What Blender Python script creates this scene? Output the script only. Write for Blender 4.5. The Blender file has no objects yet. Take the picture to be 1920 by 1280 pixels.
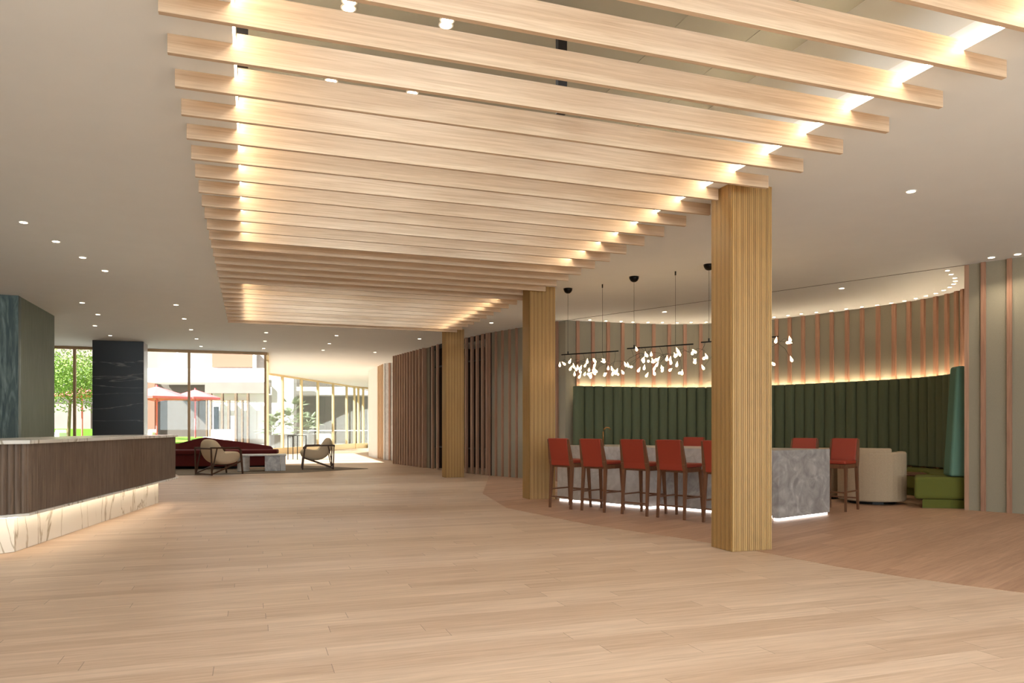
import bpy, bmesh, math, random
from mathutils import Vector, Matrix
random.seed(7)
C = bpy.context.scene.collection
PI = math.pi
# ---------------------------------------------------------------- camera model
F_PX, HZ, EYE, YAW = 1407.0, 801.0, 1.2, math.radians(19.15)
FW = Vector((math.sin(YAW), math.cos(YAW))); RT = Vector((math.cos(YAW), -math.sin(YAW)))
CEIL = 3.56
def cp(xc, d):                      # camera-relative plan coordinates to world plan coordinates
    v = RT*xc + FW*d
    return (v.x, v.y)
def at(px, d): return cp((px-960)/F_PX*d, d)
def fl(px, py, z=0.0): return at(px, (EYE-z)*F_PX/(py-HZ))
def ce(px, py, z=CEIL): return at(px, (z-EYE)*F_PX/(HZ-py))
def zat(py, d): return EYE + (HZ-py)*d/F_PX
cam = bpy.data.cameras.new('camera'); co = bpy.data.objects.new('camera', cam); C.objects.link(co)
cam.sensor_width = 36; cam.lens = F_PX/1920*36; cam.shift_y = (HZ-640)/1920
co.location = (0, 0, EYE); co.rotation_euler = (PI/2, 0, -YAW); cam.clip_end = 400
bpy.context.scene.camera = co

# ---------------------------------------------------------------- materials
def newmat(name):
    m = bpy.data.materials.new(name); m.use_nodes = True
    nt = m.node_tree; b = nt.nodes['Principled BSDF']
    return m, nt, b
def srgb(r, g, b):
    f = lambda c: ((c/255+.055)/1.055)**2.4 if c/255 > .04045 else c/255/12.92
    return (f(r), f(g), f(b), 1)
def plain(name, col, rough=.6, metal=0, spec=.4, bump=0, bscale=60, var=0.06):
    m, nt, b = newmat(name)
    b.inputs['Roughness'].default_value = rough; b.inputs['Metallic'].default_value = metal
    b.inputs['Specular IOR Level'].default_value = spec
    geo = nt.nodes.new('ShaderNodeNewGeometry'); nz = nt.nodes.new('ShaderNodeTexNoise')
    nz.inputs['Scale'].default_value = bscale; nz.inputs['Detail'].default_value = 4
    nt.links.new(geo.outputs['Position'], nz.inputs['Vector'])
    rp = nt.nodes.new('ShaderNodeValToRGB')
    rp.color_ramp.elements[0].position = .3; rp.color_ramp.elements[1].position = .7
    rp.color_ramp.elements[0].color = tuple(c*(1-var) for c in col[:3])+(1,)
    rp.color_ramp.elements[1].color = tuple(min(1, c*(1+var)) for c in col[:3])+(1,)
    nt.links.new(nz.outputs['Fac'], rp.inputs['Fac']); nt.links.new(rp.outputs['Color'], b.inputs['Base Color'])
    if bump:
        bp = nt.nodes.new('ShaderNodeBump'); bp.inputs['Strength'].default_value = bump; bp.inputs['Distance'].default_value = .004
        nt.links.new(nz.outputs['Fac'], bp.inputs['Height']); nt.links.new(bp.outputs['Normal'], b.inputs['Normal'])
    return m
def emit(name, col, s):
    m, nt, b = newmat(name); b.inputs['Base Color'].default_value = col
    b.inputs['Emission Color'].default_value = col; b.inputs['Emission Strength'].default_value = s
    return m
def wood(name, c1, c2, stretch=(1, 14, 14), scale=3.0, rough=.5, rot=0, detail=8, streak=.55):
    m, nt, b = newmat(name); b.inputs['Roughness'].default_value = rough; b.inputs['Specular IOR Level'].default_value = .3
    geo = nt.nodes.new('ShaderNodeNewGeometry'); mp = nt.nodes.new('ShaderNodeMapping')
    mp.inputs['Scale'].default_value = stretch; mp.inputs['Rotation'].default_value = (0, 0, rot)
    nt.links.new(geo.outputs['Position'], mp.inputs['Vector'])
    nz = nt.nodes.new('ShaderNodeTexNoise'); nz.inputs['Scale'].default_value = scale; nz.inputs['Detail'].default_value = detail
    nz.inputs['Distortion'].default_value = .6; nz.inputs['Roughness'].default_value = .65
    nt.links.new(mp.outputs['Vector'], nz.inputs['Vector'])
    rp = nt.nodes.new('ShaderNodeValToRGB'); rp.color_ramp.elements[0].position = .5-streak/2; rp.color_ramp.elements[1].position = .5+streak/3
    rp.color_ramp.elements[0].color = c1; rp.color_ramp.elements[1].color = c2
    nt.links.new(nz.outputs['Fac'], rp.inputs['Fac']); nt.links.new(rp.outputs['Color'], b.inputs['Base Color'])
    bp = nt.nodes.new('ShaderNodeBump'); bp.inputs['Strength'].default_value = .15; bp.inputs['Distance'].default_value = .003
    nt.links.new(nz.outputs['Fac'], bp.inputs['Height']); nt.links.new(bp.outputs['Normal'], b.inputs['Normal'])
    return m
def planks(name, c1, c2, rot, rowh=.15, plen=1.9):
    m, nt, b = newmat(name); b.inputs['Roughness'].default_value = .45; b.inputs['Specular IOR Level'].default_value = .3
    N = nt.nodes.new; Lk = nt.links.new
    def math_(op, a, bb=None, c=None):
        n = N('ShaderNodeMath'); n.operation = op
        for i, v in enumerate((a, bb, c)):
            if v is None: continue
            if isinstance(v, (int, float)): n.inputs[i].default_value = v
            else: Lk(v, n.inputs[i])
        return n.outputs[0]
    geo = N('ShaderNodeNewGeometry'); mp = N('ShaderNodeMapping'); mp.inputs['Rotation'].default_value = (0, 0, rot); Lk(geo.outputs['Position'], mp.inputs['Vector'])
    sp = N('ShaderNodeSeparateXYZ'); Lk(mp.outputs[0], sp.inputs[0])
    yr = math_('DIVIDE', sp.outputs[1], rowh); row = math_('FLOOR', yr); fy = math_('FRACT', yr)
    wn = N('ShaderNodeTexWhiteNoise'); wn.noise_dimensions = '1D'; Lk(row, wn.inputs['W'])
    u = math_('ADD', math_('DIVIDE', sp.outputs[0], plen), math_('MULTIPLY', wn.outputs['Value'], 7.3)); pid = math_('FLOOR', u); fu = math_('FRACT', u)
    cb = N('ShaderNodeCombineXYZ'); Lk(pid, cb.inputs[0]); Lk(row, cb.inputs[1])
    w2 = N('ShaderNodeTexWhiteNoise'); w2.noise_dimensions = '2D'; Lk(cb.outputs[0], w2.inputs['Vector'])
    mx = N('ShaderNodeMix'); mx.data_type = 'RGBA'; mx.inputs[6].default_value = c1; mx.inputs[7].default_value = c2; Lk(w2.outputs['Value'], mx.inputs['Factor'])
    gx = math_('MULTIPLY', sp.outputs[0], 1.1); gy = math_('MULTIPLY', sp.outputs[1], 17.0)
    cg = N('ShaderNodeCombineXYZ'); Lk(gx, cg.inputs[0]); Lk(gy, cg.inputs[1]); Lk(math_('MULTIPLY', w2.outputs['Value'], 30), cg.inputs[2])
    nz = N('ShaderNodeTexNoise'); nz.inputs['Scale'].default_value = 1.6; nz.inputs['Detail'].default_value = 8; nz.inputs['Roughness'].default_value = .62; nz.inputs['Distortion'].default_value = .7; Lk(cg.outputs[0], nz.inputs['Vector'])
    rp = N('ShaderNodeValToRGB'); rp.color_ramp.elements[0].position = .3; rp.color_ramp.elements[1].position = .7
    rp.color_ramp.elements[0].color = (.78, .73, .69, 1); rp.color_ramp.elements[1].color = (1.08, 1.07, 1.06, 1); Lk(nz.outputs['Fac'], rp.inputs['Fac'])
    m2 = N('ShaderNodeMix'); m2.data_type = 'RGBA'; m2.blend_type = 'MULTIPLY'; m2.inputs['Factor'].default_value = 1; Lk(mx.outputs[2], m2.inputs[6]); Lk(rp.outputs[0], m2.inputs[7])
    ex = math_('LESS_THAN', fu, .0022/plen*1.6); ey = math_('MULTIPLY', math_('LESS_THAN', fy, .012), .35)
    ed = math_('MAXIMUM', math_('MULTIPLY', ex, .8), ey)
    m3 = N('ShaderNodeMix'); m3.data_type = 'RGBA'; m3.inputs[7].default_value = tuple(c*.35 for c in c2[:3])+(1,); Lk(ed, m3.inputs['Factor']); Lk(m2.outputs[2], m3.inputs[6])
    Lk(m3.outputs[2], b.inputs['Base Color'])
    return m
def marble(name, base, vein, scale=1.6, width=.06, rough=.2, cloud=None, stretch=(1, 1, 1), rot=(0, .6, .4), dist=1.2):
    m, nt, b = newmat(name); b.inputs['Roughness'].default_value = rough
    geo = nt.nodes.new('ShaderNodeNewGeometry'); mp = nt.nodes.new('ShaderNodeMapping'); mp.inputs['Scale'].default_value = stretch; mp.inputs['Rotation'].default_value = rot
    nt.links.new(geo.outputs['Position'], mp.inputs['Vector'])
    nz = nt.nodes.new('ShaderNodeTexNoise'); nz.inputs['Scale'].default_value = scale; nz.inputs['Detail'].default_value = 7; nz.inputs['Distortion'].default_value = dist
    nt.links.new(mp.outputs['Vector'], nz.inputs['Vector'])
    a = nt.nodes.new('ShaderNodeMath'); a.operation = 'SUBTRACT'; a.inputs[1].default_value = .5
    nt.links.new(nz.outputs['Fac'], a.inputs[0])
    ab = nt.nodes.new('ShaderNodeMath'); ab.operation = 'ABSOLUTE'; nt.links.new(a.outputs[0], ab.inputs[0])
    rp = nt.nodes.new('ShaderNodeValToRGB'); rp.color_ramp.elements[0].position = 0; rp.color_ramp.elements[0].color = vein
    rp.color_ramp.elements[1].position = width; rp.color_ramp.elements[1].color = base
    nt.links.new(ab.outputs[0], rp.inputs['Fac'])
    out = rp.outputs['Color']
    if cloud:
        n2 = nt.nodes.new('ShaderNodeTexNoise'); n2.inputs['Scale'].default_value = scale*1.7; n2.inputs['Detail'].default_value = 6; n2.inputs['Distortion'].default_value = 2
        nt.links.new(mp.outputs['Vector'], n2.inputs['Vector'])
        r2 = nt.nodes.new('ShaderNodeValToRGB'); r2.color_ramp.elements[0].position = .35; r2.color_ramp.elements[1].position = .68
        nt.links.new(n2.outputs['Fac'], r2.inputs['Fac'])
        mx = nt.nodes.new('ShaderNodeMix'); mx.data_type = 'RGBA'
        nt.links.new(r2.outputs['Color'], mx.inputs['Factor']); nt.links.new(out, mx.inputs[6]); mx.inputs[7].default_value = cloud
        out = mx.outputs[2]
    nt.links.new(out, b.inputs['Base Color'])
    return m
def striped(name, c1, c2, axis_rot, freq, rough, metal, bump=.3):
    m, nt, b = newmat(name); b.inputs['Roughness'].default_value = rough; b.inputs['Metallic'].default_value = metal
    geo = nt.nodes.new('ShaderNodeNewGeometry'); mp = nt.nodes.new('ShaderNodeMapping'); mp.inputs['Rotation'].default_value = (0, 0, axis_rot)
    nt.links.new(geo.outputs['Position'], mp.inputs['Vector'])
    wv = nt.nodes.new('ShaderNodeTexWave'); wv.bands_direction = 'DIAGONAL'; wv.inputs['Scale'].default_value = freq
    m2 = nt.nodes.new('ShaderNodeMapping'); m2.inputs['Scale'].default_value = (1, 1, 0); nt.links.new(mp.outputs['Vector'], m2.inputs['Vector'])
    nt.links.new(m2.outputs['Vector'], wv.inputs['Vector'])
    nz = nt.nodes.new('ShaderNodeTexNoise'); nz.inputs['Scale'].default_value = 3; nz.inputs['Detail'].default_value = 6
    m3 = nt.nodes.new('ShaderNodeMapping'); m3.inputs['Scale'].default_value = (12, 12, .8); nt.links.new(geo.outputs['Position'], m3.inputs['Vector'])
    nt.links.new(m3.outputs['Vector'], nz.inputs['Vector'])
    av = nt.nodes.new('ShaderNodeMath'); av.operation = 'MULTIPLY_ADD'; av.inputs[1].default_value = .45
    nt.links.new(wv.outputs['Fac'], av.inputs[0])
    hv = nt.nodes.new('ShaderNodeMath'); hv.operation = 'MULTIPLY'; hv.inputs[1].default_value = .6; nt.links.new(nz.outputs['Fac'], hv.inputs[0])
    nt.links.new(hv.outputs[0], av.inputs[2])
    mx = nt.nodes.new('ShaderNodeMix'); mx.data_type = 'RGBA'; mx.inputs[6].default_value = c1; mx.inputs[7].default_value = c2
    nt.links.new(av.outputs[0], mx.inputs['Factor']); nt.links.new(mx.outputs[2], b.inputs['Base Color'])
    bp = nt.nodes.new('ShaderNodeBump'); bp.inputs['Strength'].default_value = bump; bp.inputs['Distance'].default_value = .006
    nt.links.new(wv.outputs['Fac'], bp.inputs['Height']); nt.links.new(bp.outputs['Normal'], b.inputs['Normal'])
    return m
def glassmat(name, tint=(.93, .95, .94, 1), refl=1.0):
    m = bpy.data.materials.new(name); m.use_nodes = True; nt = m.node_tree
    nt.nodes.remove(nt.nodes['Principled BSDF']); out = nt.nodes['Material Output']
    t = nt.nodes.new('ShaderNodeBsdfTransparent'); t.inputs['Color'].default_value = tint
    g = nt.nodes.new('ShaderNodeBsdfGlossy'); g.inputs['Roughness'].default_value = .02
    fr = nt.nodes.new('ShaderNodeFresnel'); fr.inputs['IOR'].default_value = 1.45
    mu = nt.nodes.new('ShaderNodeMath'); mu.operation = 'MULTIPLY'; mu.inputs[1].default_value = refl; nt.links.new(fr.outputs[0], mu.inputs[0])
    mx = nt.nodes.new('ShaderNodeMixShader'); nt.links.new(mu.outputs[0], mx.inputs[0])
    nt.links.new(t.outputs[0], mx.inputs[1]); nt.links.new(g.outputs[0], mx.inputs[2]); nt.links.new(mx.outputs[0], out.inputs[0])
    return m
M = {}
M['plaster'] = plain('ceiling_plaster', srgb(238, 241, 242), .85, var=.01, bscale=3)
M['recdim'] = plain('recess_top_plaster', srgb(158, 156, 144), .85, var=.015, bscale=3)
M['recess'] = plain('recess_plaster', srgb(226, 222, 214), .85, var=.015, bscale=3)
M['oak'] = wood('pale_oak', srgb(184, 154, 126), srgb(222, 198, 170), (1, 26, 34), 1.5)
M['floor'] = planks('oak_planks', srgb(210, 186, 163), srgb(194, 167, 143), 0)
M['floor2'] = planks('oak_planks_bar_shaded', srgb(198, 162, 136), srgb(178, 142, 117), math.radians(-23.3), .17)  # same oak, made darker and redder to carry the shade around the bar
M['gold'] = striped('fluted_gold', srgb(134, 100, 58), srgb(182, 144, 88), 0, 9, .45, .2)
M['greige'] = plain('greige_fabric_wall', srgb(150, 142, 124), .9, bump=.3, bscale=150, var=.06)
M['batten'] = wood('rose_oak_batten', srgb(142, 104, 84), srgb(176, 136, 112), (20, 20, 1), 2)
M['darkfin'] = wood('walnut_fin', srgb(156, 120, 98), srgb(188, 150, 126), (20, 20, 1), 2)
M['tan'] = wood('tan_wood', srgb(176, 142, 110), srgb(196, 162, 128), (20, 20, 1), 2)
M['white'] = plain('white_paint', srgb(226, 224, 220), .7, var=.01)
M['greymarb'] = marble('grey_marble', srgb(172, 166, 162), srgb(192, 187, 184), 2.2, .06, .3, srgb(138, 131, 129))
M['palemarb'] = marble('pale_stone', srgb(200, 194, 190), srgb(178, 171, 166), 2.5, .05, .3, srgb(184, 177, 172))
M['whitemarb'] = marble('white_marble', srgb(232, 228, 220), srgb(166, 156, 138), 1.2, .016, .2, None, (1.8, 1.8, .6), (.4, .5, .4), .9)
M['blackmarb'] = marble('black_marble', srgb(40, 40, 44), srgb(120, 116, 114), .9, .007, .36, None, (.2, .2, 1.7), (.06, .05, 0), .3)
M['greenmarb'] = marble('green_stone', srgb(84, 104, 102), srgb(134, 152, 148), 2.0, .08, .4, srgb(62, 82, 84), (2.5, 2.5, .35), (0, .2, .3), 1.5)
M['greenwood'] = wood('green_grey_veneer', srgb(84, 96, 86), srgb(120, 130, 116), (22, 22, .8), 2.2)
M['walnut'] = wood('desk_walnut', srgb(78, 62, 52), srgb(126, 106, 90), (14, 14, 1), 2.2, .5)
M['legwood'] = wood('stool_wood', srgb(88, 54, 34), srgb(122, 80, 54), (14, 14, 1), 3, .45)
M['chairwood'] = wood('dark_chair_wood', srgb(58, 38, 26), srgb(84, 56, 38), (14, 14, 2), 3, .45)
M['red'] = plain('red_leather', srgb(148, 52, 32), .5, bump=.15, bscale=220, var=.05)
M['burgundy'] = plain('burgundy_fabric', srgb(92, 22, 20), .85, bump=.2, bscale=200)
M['cream'] = plain('cream_fabric', srgb(206, 186, 158), .9, bump=.3, bscale=240)
M['boucle'] = plain('beige_boucle', srgb(172, 150, 124), .95, bump=.7, bscale=120, var=.12)
M['green'] = plain('green_velvet', srgb(94, 102, 78), .85, bump=.1, bscale=200)
M['teal'] = plain('teal_velvet', srgb(88, 122, 106), .8, bump=.1, bscale=200)
M['olive'] = plain('olive_velvet', srgb(92, 94, 32), .85, bump=.1, bscale=200)
M['bronze'] = plain('window_bronze', srgb(196, 160, 120), .5, .1)
M['champ'] = plain('champagne_frame', srgb(232, 208, 160), .4, .2)
M['black'] = plain('black_metal', srgb(28, 26, 25), .3, .8)
M['steel'] = plain('dark_steel', srgb(46, 42, 42), .5, .3)
M['brass'] = plain('brushed_brass', srgb(150, 110, 66), .3, .9)
M['led'] = emit('warm_led', srgb(255, 226, 178), 14)
M['ledr'] = emit('recess_led', srgb(255, 232, 196), 40)
M['ledn'] = emit('niche_led', srgb(255, 230, 194), 34)
M['ledd'] = emit('desk_led', srgb(255, 236, 208), 11)
M['ledw'] = emit('white_led', srgb(255, 246, 240), 4)
M['down'] = emit('downlight_glow', srgb(255, 236, 200), 9)
M['bulb'] = emit('bulb_glow', srgb(255, 216, 160), 9)
M['glass'] = glassmat('clear_glass', refl=.6)
M['pave'] = plain('pale_paving', srgb(150, 144, 136), .8, bscale=2)
M['lawn'] = plain('lawn_green', srgb(104, 150, 44), .95, bump=.5, bscale=30, var=.25)
M['leaf'] = plain('tree_leaf', srgb(128, 158, 70), .7, bscale=3, var=.3)
M['palm'] = plain('palm_leaf', srgb(150, 166, 130), .6, bscale=4, var=.25)
M['trunk'] = plain('tree_trunk', srgb(120, 100, 80), .9)
M['pink'] = plain('pink_canvas', srgb(232, 116, 118), .8, var=.02)
M['grey1'] = plain('facade_grey', srgb(92, 85, 78), .8, bscale=1)
M['grey2'] = plain('facade_pale', srgb(140, 130, 124), .8, bscale=1)
M['facbrown'] = plain('facade_brown', srgb(140, 100, 82), .8)
M['facdark'] = plain('facade_opening', srgb(46, 36, 34), .6)
M['facwhite'] = plain('facade_white', srgb(240, 238, 234), .8, var=.01)
M['rug'] = plain('taupe_rug', srgb(120, 108, 94), .95, bump=.5, bscale=90)
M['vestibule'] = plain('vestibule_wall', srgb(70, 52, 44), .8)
M['pot'] = plain('planter_grey', srgb(120, 120, 122), .7)

# ---------------------------------------------------------------- mesh helpers
def box(bm, x0, x1, y0, y1, z0, z1, mtx=None):
    vs = [bm.verts.new((x, y, z)) for z in (z0, z1) for x, y in ((x0, y0), (x1, y0), (x1, y1), (x0, y1))]
    for f in ((0, 3, 2, 1), (4, 5, 6, 7), (0, 1, 5, 4), (1, 2, 6, 5), (2, 3, 7, 6), (3, 0, 4, 7)):
        bm.faces.new([vs[i] for i in f])
    if mtx is not None: bmesh.ops.transform(bm, matrix=mtx, verts=vs)
    return vs
def prism(bm, pts, z0, z1):
    a = sum(pts[i][0]*pts[(i+1) % len(pts)][1]-pts[(i+1) % len(pts)][0]*pts[i][1] for i in range(len(pts)))
    if a < 0: pts = pts[::-1]
    lo = [bm.verts.new((p[0], p[1], z0)) for p in pts]; hi = [bm.verts.new((p[0], p[1], z1)) for p in pts]
    bm.faces.new(lo[::-1]); bm.faces.new(hi)
    for i in range(len(pts)):
        j = (i+1) % len(pts); bm.faces.new((lo[i], lo[j], hi[j], hi[i]))
def seg(bm, a, b, th, z0, z1, side=1):        # wall segment from a to b with its thickness to one side
    a = Vector(a[:2]); b = Vector(b[:2]); n = (b-a).normalized(); n = Vector((-n.y, n.x))*th*side
    prism(bm, [tuple(a), tuple(b), tuple(b+n), tuple(a+n)], z0, z1)
def bar(bm, p, q, r, r2=None, n=8, square=False, up=(0, 0, 1)):
    p = Vector(p); q = Vector(q); d = (q-p).normalized(); u = Vector(up)
    if abs(d.dot(u)) > .98: u = Vector((0, 1, 0))
    s = d.cross(u).normalized(); t = s.cross(d).normalized(); r2 = r if r2 is None else r2
    rings = []
    for c, rr in ((p, r), (q, r2)):
        if square: ring = [c+(s*a+t*b)*rr for a, b in ((-1, -1), (1, -1), (1, 1), (-1, 1))]
        else: ring = [c+(s*math.cos(2*PI*k/n)+t*math.sin(2*PI*k/n))*rr for k in range(n)]
        rings.append([bm.verts.new(v) for v in ring])
    m = len(rings[0])
    for k in range(m): bm.faces.new((rings[0][k], rings[0][(k+1) % m], rings[1][(k+1) % m], rings[1][k]))
    bm.faces.new(rings[0][::-1]); bm.faces.new(rings[1])
def tube(bm, pts, r, n=8):
    pts = [Vector(p) for p in pts]; rings = []
    for i, p in enumerate(pts):
        d = (pts[min(i+1, len(pts)-1)]-pts[max(i-1, 0)]).normalized(); u = Vector((0, 0, 1))
        if abs(d.dot(u)) > .95: u = Vector((1, 0, .01))
        s = d.cross(u).normalized(); t = s.cross(d).normalized(); rr = r[i] if isinstance(r, (list, tuple)) else r
        rings.append([bm.verts.new(p+(s*math.cos(2*PI*k/n)+t*math.sin(2*PI*k/n))*rr) for k in range(n)])
    for a, b in zip(rings, rings[1:]):
        for k in range(n): bm.faces.new((a[k], a[(k+1) % n], b[(k+1) % n], b[k]))
    bm.faces.new(rings[0][::-1]); bm.faces.new(rings[-1])
def lathe(bm, prof, n=24, c=(0, 0, 0)):
    rings = []
    for r, z in prof:
        rings.append([bm.verts.new((c[0]+r*math.cos(2*PI*k/n), c[1]+r*math.sin(2*PI*k/n), c[2]+z)) for k in range(n)])
    for a, b in zip(rings, rings[1:]):
        for k in range(n): bm.faces.new((a[k], a[(k+1) % n], b[(k+1) % n], b[k]))
    bm.faces.new(rings[0][::-1]); bm.faces.new(rings[-1])
def obj(name, bm, mat, parent=None, bev=0, smooth=False, world=True, sub=0, bseg=2):
    bmesh.ops.recalc_face_normals(bm, faces=bm.faces[:])
    if parent is not None and world: bm.transform(pm[parent.name].inverted())
    me = bpy.data.meshes.new(name); bm.to_mesh(me); bm.free()
    if smooth:
        for p in me.polygons: p.use_smooth = True
    me.materials.append(M[mat] if isinstance(mat, str) else mat)
    o = bpy.data.objects.new(name, me); C.objects.link(o)
    if parent is not None: o.parent = parent
    pm[o.name] = pm[parent.name] if parent is not None else Matrix.Identity(4)
    if bev:
        b = o.modifiers.new('bevel', 'BEVEL'); b.width = bev; b.segments = bseg; b.limit_method = 'ANGLE'
    if sub:
        s = o.modifiers.new('sub', 'SUBSURF'); s.levels = sub; s.render_levels = sub
    return o
pm = {}
def tag(o, label, cat, group=None, kind=None):
    o['label'] = label; o['category'] = cat
    if group: o['group'] = group
    if kind: o['kind'] = kind
    return o
def thing(name, label, cat, loc=(0, 0, 0), rotz=0, group=None):
    o = bpy.data.objects.new(name, None); C.objects.link(o); o.empty_display_size = .2
    o.location = loc; o.rotation_euler = (0, 0, rotz)
    pm[o.name] = Matrix.Translation(loc) @ Matrix.Rotation(rotz, 4, 'Z')
    return tag(o, label, cat, group)
def struct(o):
    o['kind'] = 'structure'; return o
def dup(root, loc, rotz, label, group=None):
    r = root.copy(); C.objects.link(r); r.location = loc; r.rotation_euler = (0, 0, rotz); r['label'] = label
    if group: r['group'] = group
    for ch in list(root.children):
        c = ch.copy(); C.objects.link(c); c.parent = r
        for g in ch.children:
            e = g.copy(); C.objects.link(e); e.parent = c
    return r
def B(): return bmesh.new()
ORD = ['nearest', 'second', 'third', 'fourth', 'fifth', 'sixth', 'seventh', 'eighth', 'ninth', 'tenth', 'eleventh', 'twelfth', 'thirteenth', 'fourteenth',
       'fifteenth', 'sixteenth', 'seventeenth', 'eighteenth', 'nineteenth', 'twentieth', 'twenty-first', 'twenty-second', 'twenty-third', 'twenty-fourth',
       'twenty-fifth', 'twenty-sixth', 'twenty-seventh', 'twenty-eighth', 'twenty-ninth', 'thirtieth', 'thirty-first', 'thirty-second', 'thirty-third']

# ---------------------------------------------------------------- floor
bm = B(); prism(bm, [(-12.2, -12.2), (17, -12.2), (17, 50), (8, 50), (.55, 34.3), (.45, 24.95), (-12.2, 24.95)], -.12, 0)
struct(obj('floor', bm, 'floor'))
bp = [fl(917, 892), fl(905, 925), fl(950, 952), fl(1110, 984), fl(1300, 1012), fl(1446, 1038), fl(1570, 1062), fl(1700, 1082), fl(1815, 1098), fl(2020, 1124), (9.2, 3.6), (12.8, 7.5), (12.8, 13), (9, 17.2)]
bm = B(); prism(bm, bp, -.02, .002); struct(obj('floor', bm, 'floor2'))

# ---------------------------------------------------------------- ceiling with two recesses
OX0, OX1 = -.106, 4.209
O1 = (1.7, 9.87); O2 = (12.68, 16.95); RZ = 4.30
bm = B()
T = CEIL+.14
box(bm, -12.2, OX0, -12.2, 24.9, CEIL, T); box(bm, OX1, 17, -12.2, 24.9, CEIL, T)
box(bm, OX0, OX1, -12.2, O1[0], CEIL, T); box(bm, OX0, OX1, O1[1], O2[0], CEIL, T); box(bm, OX0, OX1, O2[1], 24.9, CEIL, T)
prism(bm, [(.4, 24.9), (17, 24.9), (17, 50), (7.6, 50), (.52, 34.2)], CEIL, T)
struct(obj('ceiling', bm, 'plaster'))
for (y0, y1) in (O1, O2):
    bm = B()
    box(bm, OX0-.1, OX0, y0-.1, y1+.1, T, RZ); box(bm, OX1, OX1+.1, y0-.1, y1+.1, T, RZ)
    box(bm, OX0, OX1, y0-.1, y0, T, RZ); box(bm, OX0, OX1, y1, y1+.1, T, RZ)
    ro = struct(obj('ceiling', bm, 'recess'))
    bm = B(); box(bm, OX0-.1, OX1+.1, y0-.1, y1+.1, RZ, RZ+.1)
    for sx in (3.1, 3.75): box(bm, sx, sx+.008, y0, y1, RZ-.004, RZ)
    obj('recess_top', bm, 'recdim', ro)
    for sx, nm in ((OX0+.002, 1), (OX1-.014, -1)):
        bm = B(); box(bm, sx, sx+.012, y0+.05, y1-.05, CEIL+.012, CEIL+.03)
        obj('light_strip', bm, 'ledr', ro)
for px, sx in ((460, -.055), (1052, 2.175)):
    bm = B(); box(bm, sx-.035, sx+.035, 5.12, 5.17, 3.53, RZ)
    tag(obj('steel_hanger', bm, 'steel'), 'dark steel hanger dropping between slats %s of the ceiling recess' % ('at the left edge' if px == 460 else 'in the middle'), 'hanger', 'steel hangers in the ceiling recess')

# ---------------------------------------------------------------- oak slats
SL, SR, ZB, ZT = -.4755, 4.582, EYE+2.245, EYE+2.425
ns = list(range(-6, 27))
for n in ns:
    y = 4.92+.47*n
    r = SR
    if n in (3, 15): r = 4.355
    inop = O1[0]+.02 < y and y+.036 < O1[1]-.01 or O2[0]+.01 < y and y+.036 < O2[1]-.005
    bm = B()
    if inop: prof = [(SL, ZB), (r, ZB), (r, CEIL-.001), (OX1-.03, CEIL-.001), (OX1-.03, ZT), (OX0+.02, ZT), (OX0+.02, CEIL-.001), (SL, CEIL-.001)]
    else: prof = [(SL, ZB), (r, ZB), (r, CEIL-.001), (SL, CEIL-.001)]
    a = [bm.verts.new((x, y, z)) for x, z in prof]; b = [bm.verts.new((x, y+.036, z)) for x, z in prof]
    bm.faces.new(a); bm.faces.new(b[::-1])
    for i in range(len(prof)):
        j = (i+1) % len(prof); bm.faces.new((a[i], b[i], b[j], a[j]))
    k = 26-n
    pos = 'farthest' if k == 0 else ORD[k] + ' from the far end'
    ex = ', cut short against the nearest column' if n == 3 else (', cut short against the middle column' if n == 15 else '')
    tag(obj('ceiling_slat', bm, 'oak'), 'pale oak slat under the ceiling, %s of the row%s' % (pos, ex), 'ceiling slat', 'oak slats across the ceiling')

# ---------------------------------------------------------------- columns
for (y0, lab) in ((6.121, 'nearest gold fluted square column, in front of the bar end'), (11.68, 'middle gold fluted square column, beside the leftmost red stools'), (17.40, 'farthest gold fluted square column, before the dark fin screen')):
    bm = B()
    x0, x1, y1 = 4.367, 4.825, y0+.345
    pitch = .024; amp = .0045
    def edge(a, b):
        L = (Vector(b)-Vector(a)).length; m = int(L/pitch); out = []
        d = (Vector(b)-Vector(a))/L; nn = Vector((d.y, -d.x))
        for i in range(m*4):
            t = i/(m*4)*L; out.append(tuple(Vector(a)+d*t-nn*amp*(.5-.5*math.cos(2*PI*i/4))))
        return out
    pts = edge((x0, y0), (x1, y0))+edge((x1, y0), (x1, y1))+edge((x1, y1), (x0, y1))+edge((x0, y1), (x0, y0))
    prism(bm, pts, 0.003, CEIL-.001)
    tag(obj('column', bm, 'gold'), lab, 'column', 'gold columns')

# ---------------------------------------------------------------- right wall, fin wall, niche
H = CEIL
def wallobj(name, pts, mat, th=.15, side=1, z0=0, z1=H):
    bm = B(); n = len(pts); ps = [Vector(p) for p in pts]; off = []
    for i in range(n):
        d = (ps[min(i+1, n-1)]-ps[max(i-1, 0)]).normalized(); off.append(ps[i]+Vector((-d.y, d.x))*th*side)
    prism(bm, [tuple(p) for p in ps]+[tuple(p) for p in off[::-1]], z0, z1)
    return struct(obj(name, bm, mat))
def smoothpoly(pts, k=6):
    out = []
    for i in range(len(pts)-1):
        p0 = Vector(pts[max(i-1, 0)]); p1 = Vector(pts[i]); p2 = Vector(pts[i+1]); p3 = Vector(pts[min(i+2, len(pts)-1)])
        for j in range(k):
            t = j/k; out.append(tuple(.5*((2*p1)+(-p0+p2)*t+(2*p0-5*p1+4*p2-p3)*t*t+(-p0+3*p1-3*p2+p3)*t**3)))
    out.append(tuple(pts[-1])); return out
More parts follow.
